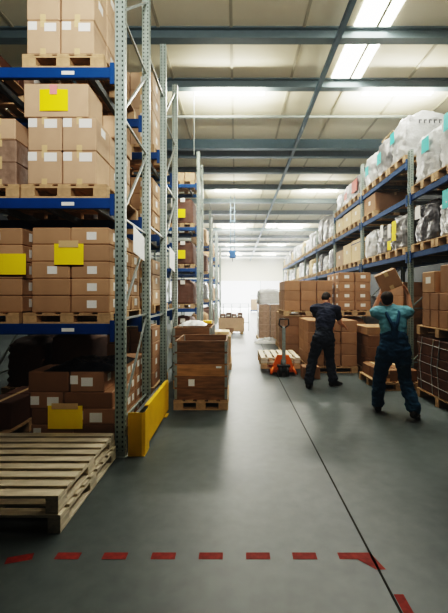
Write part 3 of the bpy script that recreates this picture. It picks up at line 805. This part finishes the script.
# D : wrapped crate at the right edge
pallet((3.42, 5.36, 0), 'pallet under the film-strapped brown crate at right edge', .86, 1.2, rz=0)
t = thing('wrapped_crate', 'brown carton crate bound with white film straps at right edge', 'crate', (3.42, 5.36, PH+.007))
m = MB()
for k in range(3):
    m.box(-.42,.42,-.58,.58,.003+k*.28,.28*(k+1)-.003,'darkbox',.008)
m.build('carton_body', t)
for yy in (-.42, -.05, .12, .45):
    MB().tube((-.428, yy, .0), (-.428, yy+.05, .42), .006, 'wrap', 6).tube((-.428, yy+.05, .42), (-.428, yy-.02, .845), .006, 'wrap', 6).build('vertical_strap', t)
for z in (.12, .42, .72): MB().tube((-.43, -.58, z), (-.43, .58, z+.03), .005, 'wrap', 6).build('horizontal_strap', t)
pallet((3.42, 5.36, PH+.885), 'empty-looking pallet laid on top of the strapped crate', .86, 1.2)
stack(3.0, 4.86, PH*2+.886, .42, .24, .262, 2, 4, 2, 'orange', 'orange brown carton', 'top of the strapped crate at right', vis='left', top=True, tape=False, seed=90)
carton((3.18, 5.62, PH*2+.886+.524), .36, .36, .33, 'kraft', 'kraft carton with white label atop the right-hand crate stack', ((.5,.6,.14,.1),), ((.5,.6,.14,.1),), sx=-1)
carton((3.22, 5.1, PH*2+.886+.524), .42, .42, .40, 'orange', 'large carton atop the crate stack at the right picture edge')
# E : low shelf goods under the right rack deep in shade
for s, (yy, ky) in enumerate(((10.6, 'wrapg'), (11.6, 'wrap'), (13.3, 'kraft'), (14.3, 'wrapg'), (16.4, 'kraft'), (19.0, 'wrap'), (22.0, 'wrapg'))):
    pallet((3.95, yy, 0), 'floor pallet under the right rack, %s from the workers' % (['first', 'second', 'third', 'fourth', 'fifth', 'sixth', 'seventh'][s]), .9, .9, simple=True)
    wrapped((3.95, yy, PH), .86, .86, 1.5, ky, 100+s, 'tall wrapped load on the floor under the right rack, %s from the workers' % (['first', 'second', 'third', 'fourth', 'fifth', 'sixth', 'seventh'][s]), rough=.02)

# ------------------------------------------------------------------ floor tape
tp = MB().box(-.076, .076, -.029, .029, 0, .0015, 'redtape').mesh('tape_mark')
nn = ['second', 'third', 'fourth', 'fifth', 'sixth', 'seventh']
for i, x in enumerate((-1.066, -.768, -.46, -.159, .140, .435)):
    tag(link('tape_mark', tp, None, (x, 2.285, 0)), 'red tape dash on the floor, %s from the left of the row' % nn[i], 'tape', 'red tape dashes across the floor')
o = link('tape_mark', tp, None, (-1.36, 2.262, 0), .28); tag(o, 'tilted red tape dash on the floor at the left picture edge', 'tape')
o = MB().poly([(.65,2.255,.0015),(.76,2.255,.0015),(.845,2.17,.0015),(.905,2.17,.0015),(.86,2.313,.0015),(.65,2.313,.0015)], 'redtape').build('tape_corner')
tag(o, 'red tape corner piece on the floor beside the joint', 'tape')
o = MB().box(.872, .925, 1.72, 1.99, 0, .0015, 'redtape').build('tape_mark'); tag(o, 'red tape dash along the floor joint, nearest the camera', 'tape')

# ------------------------------------------------------------------ people
def caps(bm, a, b, ra, rb, seg=14, squash=1., ax=None):
    """tapered capsule between two points"""
    a = Vector(a); b = Vector(b); d = b-a; L = max(d.length, 1e-4); d = d/L
    u = (Vector(ax) - d*d.dot(Vector(ax))).normalized() if ax is not None else d.orthogonal().normalized()
    v = d.cross(u)
    rings = []
    prof = [(-ra*math.cos(t), ra*math.sin(t)) for t in (R(12), R(35), R(62), R(90))] + [(L+rb*math.sin(t), rb*math.cos(t)) for t in (0, R(28), R(55), R(78))]
    for (s, r) in prof:
        rings.append([bm.verts.new(a+d*s+(u*math.cos(2*math.pi*k/seg)+v*math.sin(2*math.pi*k/seg)*squash)*r) for k in range(seg)])
    for i in range(len(rings)-1):
        for k in range(seg): bm.faces.new((rings[i][k], rings[i][(k+1)%seg], rings[i+1][(k+1)%seg], rings[i+1][k]))
    bm.faces.new(rings[0][::-1]); bm.faces.new(rings[-1])
def ell(bm, c, r, rot=None):
    m = Matrix.Translation(Vector(c)) @ (rot.to_4x4() if rot is not None else Matrix.Identity(4)) @ Matrix.Diagonal((*r, 1))
    bmesh.ops.create_uvsphere(bm, u_segments=18, v_segments=12, radius=1., matrix=m)
def fuse(bm, name, parent, key, voxel=.007, smooth=3, fold=0.):
    bmesh.ops.recalc_face_normals(bm, faces=bm.faces[:])
    me = bpy.data.meshes.new(name); bm.to_mesh(me); bm.free()
    o = bpy.data.objects.new(name, me); COL.objects.link(o)
    md = o.modifiers.new('r', 'REMESH'); md.mode = 'VOXEL'; md.voxel_size = voxel
    ms = o.modifiers.new('s', 'SMOOTH'); ms.iterations = smooth; ms.factor = .5
    dg = bpy.context.evaluated_depsgraph_get(); dg.update()
    m2 = bpy.data.meshes.new_from_object(o.evaluated_get(dg)); m2.name = name
    bpy.data.objects.remove(o)
    if fold:
        nr = [v.normal.copy() for v in m2.vertices]
        for v, nn in zip(m2.vertices, nr):
            c = v.co
            v.co = c + nn*fold*(noise.noise(Vector((c.x*9, c.y*9, c.z*16)))+.6*noise.noise(Vector((c.x*22+3, c.y*22, c.z*30))))
    for p in m2.polygons: p.use_smooth = True
    m2.materials.clear(); m2.materials.append(M[key])
    r = link(name, m2, parent)
    return r

def hand(bm, wrist, dirv, palm_n, side, curl=.5, s=1.):
    """five separate fingers; dirv points along the hand, palm_n out of the palm, side=+1 thumb towards dirv x palm_n"""
    w = Vector(wrist); d = Vector(dirv).normalized(); n = Vector(palm_n); n = (n-d*d.dot(n)).normalized(); l = d.cross(n)*side
    for t in (-.026, -.009, .009, .026):
        caps(bm, w+l*t*.7*s, w+d*.085*s+l*t*s, .016*s, .014*s, 10)
    L = (.068, .078, .073, .056)
    for i, t in enumerate((.031, .0105, -.0105, -.031)):
        p = w+d*.088*s+l*t*s; dd = (d+l*t*1.5).normalized(); ll = L[i]*s
        for j, (fr, rr) in enumerate(((.45, .0088), (.3, .008), (.25, .0072))):
            ang = curl*(.5+j*.75)
            dv = (dd*math.cos(ang)+n*math.sin(ang)).normalized()
            q = p+dv*ll*fr*1.15
            caps(bm, p, q, rr*s, rr*s*.92, 8); p = q
    p = w+d*.025*s+l*.03*s
    q = p+(d*.6+l*.75+n*.3).normalized()*.042*s; caps(bm, p, q, .012*s, .0105*s, 8)
    q2 = q+(d*.85+l*.3+n*.4).normalized()*.032*s; caps(bm, q, q2, .0105*s, .0085*s, 8)

def foot(bm, ankle, yaw, pitch=0., grow=0.):
    a = Vector(ankle); f = Vector((math.sin(yaw)*math.cos(pitch), math.cos(yaw)*math.cos(pitch), -math.sin(pitch))); up = Vector((0,0,1)); up = (up-f*up.dot(f)).normalized()
    lat = f.cross(up)
    heel = a-up*.055-f*.035
    caps(bm, a, heel, .042+grow, .036+grow)
    caps(bm, heel, a-up*.06+f*.11, .036+grow, .038+grow*.8, ax=lat, squash=.75)
    caps(bm, a-up*.02+f*.01, a-up*.062+f*.12, .038+grow, .028+grow*.8)
    caps(bm, a-up*.062+f*.10+lat*.01, a-up*.067+f*.17, .036+grow*.8, .028+grow*.7, ax=lat, squash=.7)

def head_geo(bm, c, rot, s=1.):
    """c = centre of the skull, rot: local +y is the face direction"""
    def T(x, y, z): return Vector(c)+rot@Vector((x*s, y*s, z*s))
    ell(bm, T(0, -.012, .022), (.076*s, .094*s, .088*s), rot)
    ell(bm, T(0, .018, -.045), (.058*s, .068*s, .068*s), rot)
    ell(bm, T(0, .05, -.088), (.028*s, .026*s, .022*s), rot)         # chin
    caps(bm, T(0,.082,.012), T(0,.103,-.022), .009*s, .014*s, 8)      # nose
    caps(bm, T(-.026,.078,.026), T(.026,.078,.026), .011*s, .011*s, 8) # brow
    caps(bm, T(-.018,.080,-.050), T(.018,.080,-.050), .008*s, .008*s, 8) # lips
    for sx in (-1, 1):
        ell(bm, T(sx*.078, -.012, -.012), (.010*s, .018*s, .030*s), rot)
        ell(bm, T(sx*.042, .055, -.025), (.024*s, .022*s, .024*s), rot)
def hair_geo(bm, c, rot, s=1.):
    def T(x, y, z): return Vector(c)+rot@Vector((x*s, y*s, z*s))
    ell(bm, T(0, -.024, .036), (.082*s, .094*s, .086*s), rot)
    ell(bm, T(0, -.05, -.012), (.074*s, .062*s, .062*s), rot)
    for sx in (-1, 1): caps(bm, T(sx*.068,-.01,.04), T(sx*.072,0,.0), .018*s, .010*s, 8)
def eyes(parent, c, rot, s=1.):
    for sx in (-1, 1):
        bm = bmesh.new(); bmesh.ops.create_uvsphere(bm, u_segments=12, v_segments=8, radius=.0105*s, matrix=Matrix.Translation(Vector(c)+rot@Vector((sx*.030*s, .079*s, .004*s))))
        me = bpy.data.meshes.new('eye'); bm.to_mesh(me); bm.free(); me.materials.append(M['eye']); link('eye', me, parent)

def person(base, J, cat_label, top_key, leg_key, sleeve, bib=False, curl=.5, hairk='hair', palm=((0,0,1),(0,0,1)), hdir=None):
    t = thing('person', cat_label, 'person', base)
    V = {k: Vector(v) for k, v in J.items() if k not in ('hrot', 'fyaw', 'fpitch')}
    hr = J['hrot']; sh = V['sr']-V['sl']; sh.normalize(); hp = (V['hr']-V['hl']).normalized()
    def torso(bm, g):
        pel = (V['hl']+V['hr'])/2; ch = V['chest']; nk = V['neck']; wa = pel.lerp(ch, .42)
        caps(bm, pel-Vector((0,0,.02)), pel.lerp(wa,.6), .155+g, .14+g, 20, .72, hp)
        caps(bm, pel.lerp(wa,.5), wa.lerp(ch,.5), .14+g, .15+g, 20, .70, hp)
        caps(bm, wa, ch, .135+g, .165+g, 20, .68, sh)
        caps(bm, ch, ch.lerp(nk,.62), .165+g, .12+g, 20, .66, sh)
        for q in ('sl', 'sr'):
            caps(bm, ch.lerp(nk,.45), V[q], .085+g, .062+g)
            caps(bm, nk.lerp(ch,.12), V[q]+Vector((0,0,.012)), .045+g, .05+g)
    def leg(bm, h, k, a, g, end=1.):
        caps(bm, V[h], V[k], .088+g, .056+g); caps(bm, V[h].lerp(V[k],.1), V[h].lerp(V[k],.5), .09+g, .078+g)
        an = V[k].lerp(V[a], end)
        caps(bm, V[k], an, .055+g, .040+g*1.4); caps(bm, V[k].lerp(V[a],.1), V[k].lerp(V[a],.45), .056+g, .055+g)
    def arm(bm, s, e, w, g, end=1., fore=True):
        e2 = V[s].lerp(V[e], end)
        caps(bm, V[s], e2, .050+g*1.3, .050+g*1.3-(.006*end))
        if fore: caps(bm, V[e], V[w], .040+g, .027+g)
    body = bmesh.new()
    torso(body, 0); leg(body,'hl','kl','al',0); leg(body,'hr','kr','ar',0)
    arm(body,'sl','el','wl',0); arm(body,'sr','er','wr',0)
    caps(body, V['neck']-Vector((0,0,.03)), V['head']-hr@Vector((0,.01,.05)), .056, .054)
    head_geo(body, V['head'], hr)
    for i, (e, w, s) in enumerate((('el','wl',-1), ('er','wr',1))):
        dv = (V[w]-V[e]).normalized() if hdir is None else Vector(hdir[i])
        hand(body, V[w], dv, palm[i], s, curl)
    foot(body, V['al'], J['fyaw'][0], J['fpitch'][0]); foot(body, V['ar'], J['fyaw'][1], J['fpitch'][1])
    b = fuse(body, 'body', t, 'skin', .0052, 2)
    bm = bmesh.new(); hair_geo(bm, V['head'], hr); fuse(bm, 'hair', t, hairk, .008, 2)
    eyes(t, V['head'], hr)
    # shirt
    bm = bmesh.new(); torso(bm, .026); arm(bm,'sl','el','wl',.018, sleeve, False); arm(bm,'sr','er','wr',.018, sleeve, False)
    s = fuse(bm, 'shirt', t, top_key, .010, 3, .014)
    bm = bmesh.new(); leg(bm,'hl','kl','al',.032,.95); leg(bm,'hr','kr','ar',.032,.95)
    pel = (V['hl']+V['hr'])/2
    caps(bm, pel-Vector((0,0,.03)), pel.lerp(V['chest'], .22), .184, .180, 20, .76, hp)
    if bib:
        caps(bm, pel.lerp(V['chest'],.1), pel.lerp(V['chest'],.45), .184, .182, 20, .76, hp)
    fuse(bm, 'overalls' if bib else 'trousers', t, leg_key, .010, 3, .018)
    if bib:
        # crossed shoulder straps, resting on the shirt back and chest
        bm = bmesh.new(); ch = V['chest']; nk = V['neck']; fw = Vector(J['fwd']).normalized()
        low = pel.lerp(ch, .42)
        for q in ('sl', 'sr'):
            side = (V[q]-nk); side.z = 0; side.normalize()
            pts = [low-fw*.130-side*.03, ch.lerp(nk,.05)-fw*.150+side*.04, ch.lerp(nk,.55)-fw*.108+side*.075, nk+side*.095+Vector((0,0,.026)), ch.lerp(nk,.5)+fw*.11+side*.08, low+fw*.12+side*.07]
            for a_, b_ in zip(pts, pts[1:]): caps(bm, a_, b_, .024, .024, 8)
        caps(bm, low-fw*.105, ch-fw*.13, .07, .035, 12, .45, tuple(sh))
        fuse(bm, 'shoulder_straps', t, leg_key, .008, 2)
    for k, nm in enumerate(('al', 'ar')):
        bm = bmesh.new(); foot(bm, V[nm], J['fyaw'][k], J['fpitch'][k], .012); fuse(bm, 'boot', t, 'boot', .008, 2)
    return t

from mathutils import Euler
# left worker: navy clothes, bowed, reaching right. local origin at the floor
yaw1 = R(38)
J1 = dict(al=(-.30,-.06,.105), ar=(.17,.08,.105), kl=(-.20,.07,.50), kr=(.14,.20,.51), hl=(-.095,.02,.90), hr=(.085,.10,.90),
          chest=(.06,.16,1.27), neck=(.10,.27,1.47), head=(.12,.36,1.60), sl=(-.12,.32,1.41), sr=(.25,.14,1.40),
          el=(.00,.52,1.19), er=(.36,.27,1.14), wl=(.22,.60,1.08), wr=(.50,.46,1.06),
          hrot=Euler((R(-38), 0, -yaw1)).to_matrix(), fyaw=(R(25), R(70)), fpitch=(0,0), fwd=(.5,.8,0))
person((1.60, 6.50, 0), J1, 'worker in dark navy clothes bowed over, reaching towards the stacked cartons', 'navy', 'navy2', .55, palm=((.3,.2,-1),(-.6,.3,-.7)), curl=.35)
# right worker: teal overalls, carrying a carton on raised hands, striding away
yaw2 = R(22)
J2 = dict(al=(-.17,.16,.105), ar=(.16,-.24,.135), kl=(-.13,.19,.50), kr=(.15,.02,.50), hl=(-.10,.02,.93), hr=(.09,-.02,.93),
          chest=(.0,.04,1.27), neck=(-.01,.08,1.47), head=(-.06,.12,1.60), sl=(-.21,.10,1.42), sr=(.18,.03,1.42),
          el=(-.17,.33,1.41), er=(.33,.22,1.42), wl=(-.06,.34,1.67), wr=(.33,.29,1.665),
          hrot=Euler((R(5), 0, -R(8))).to_matrix(), fyaw=(R(10), R(40)), fpitch=(0, R(12)), fwd=(.3,.95,0))
person((2.20, 5.0, 0), J2, 'worker in teal overalls and pale teal shirt carrying a carton on raised hands', 'tealt', 'teal', .7, bib=True, palm=((.9,.2,.5),(-.9,.2,.5)), hdir=((.25,.25,.9),(-.25,.25,.9)), curl=.3)
o = carton((2.335, 5.40, 1.765), .30, .33, .27, 'orange', 'tilted tan carton held up by the worker in teal overalls', rz=R(-22))
o.rotation_euler = (R(6), R(-24), R(-20))

# ------------------------------------------------------------------ camera, world, colour
cam = bpy.data.cameras.new('camera'); co = bpy.data.objects.new('camera', cam); COL.objects.link(co)
co.location = (0, 0, 1.65); co.rotation_euler = (R(90), 0, 0)
cam.sensor_fit = 'HORIZONTAL'; cam.sensor_width = 36; cam.lens = 36*360/448
cam.shift_x = -12/448; cam.shift_y = -10.5/448
cam.clip_end = 200
scene.camera = co
w = bpy.data.worlds.new('world'); scene.world = w; w.use_nodes = True
w.node_tree.nodes['Background'].inputs[0].default_value = (.6,.68,.75,1); w.node_tree.nodes['Background'].inputs[1].default_value = .3
vs = w.node_tree.nodes.new('ShaderNodeVolumeScatter'); vs.inputs['Density'].default_value = .0052; vs.inputs['Color'].default_value = (.93,.96,1,1); vs.inputs['Anisotropy'].default_value = .2
w.node_tree.links.new(vs.outputs[0], w.node_tree.nodes['World Output'].inputs['Volume'])
scene.view_settings.view_transform = 'Filmic'
scene.view_settings.look = 'Very High Contrast'
scene.view_settings.exposure = .75
scene.cycles.use_denoising = True
scene.cycles.max_bounces = 8
scene.cycles.sample_clamp_indirect = 6
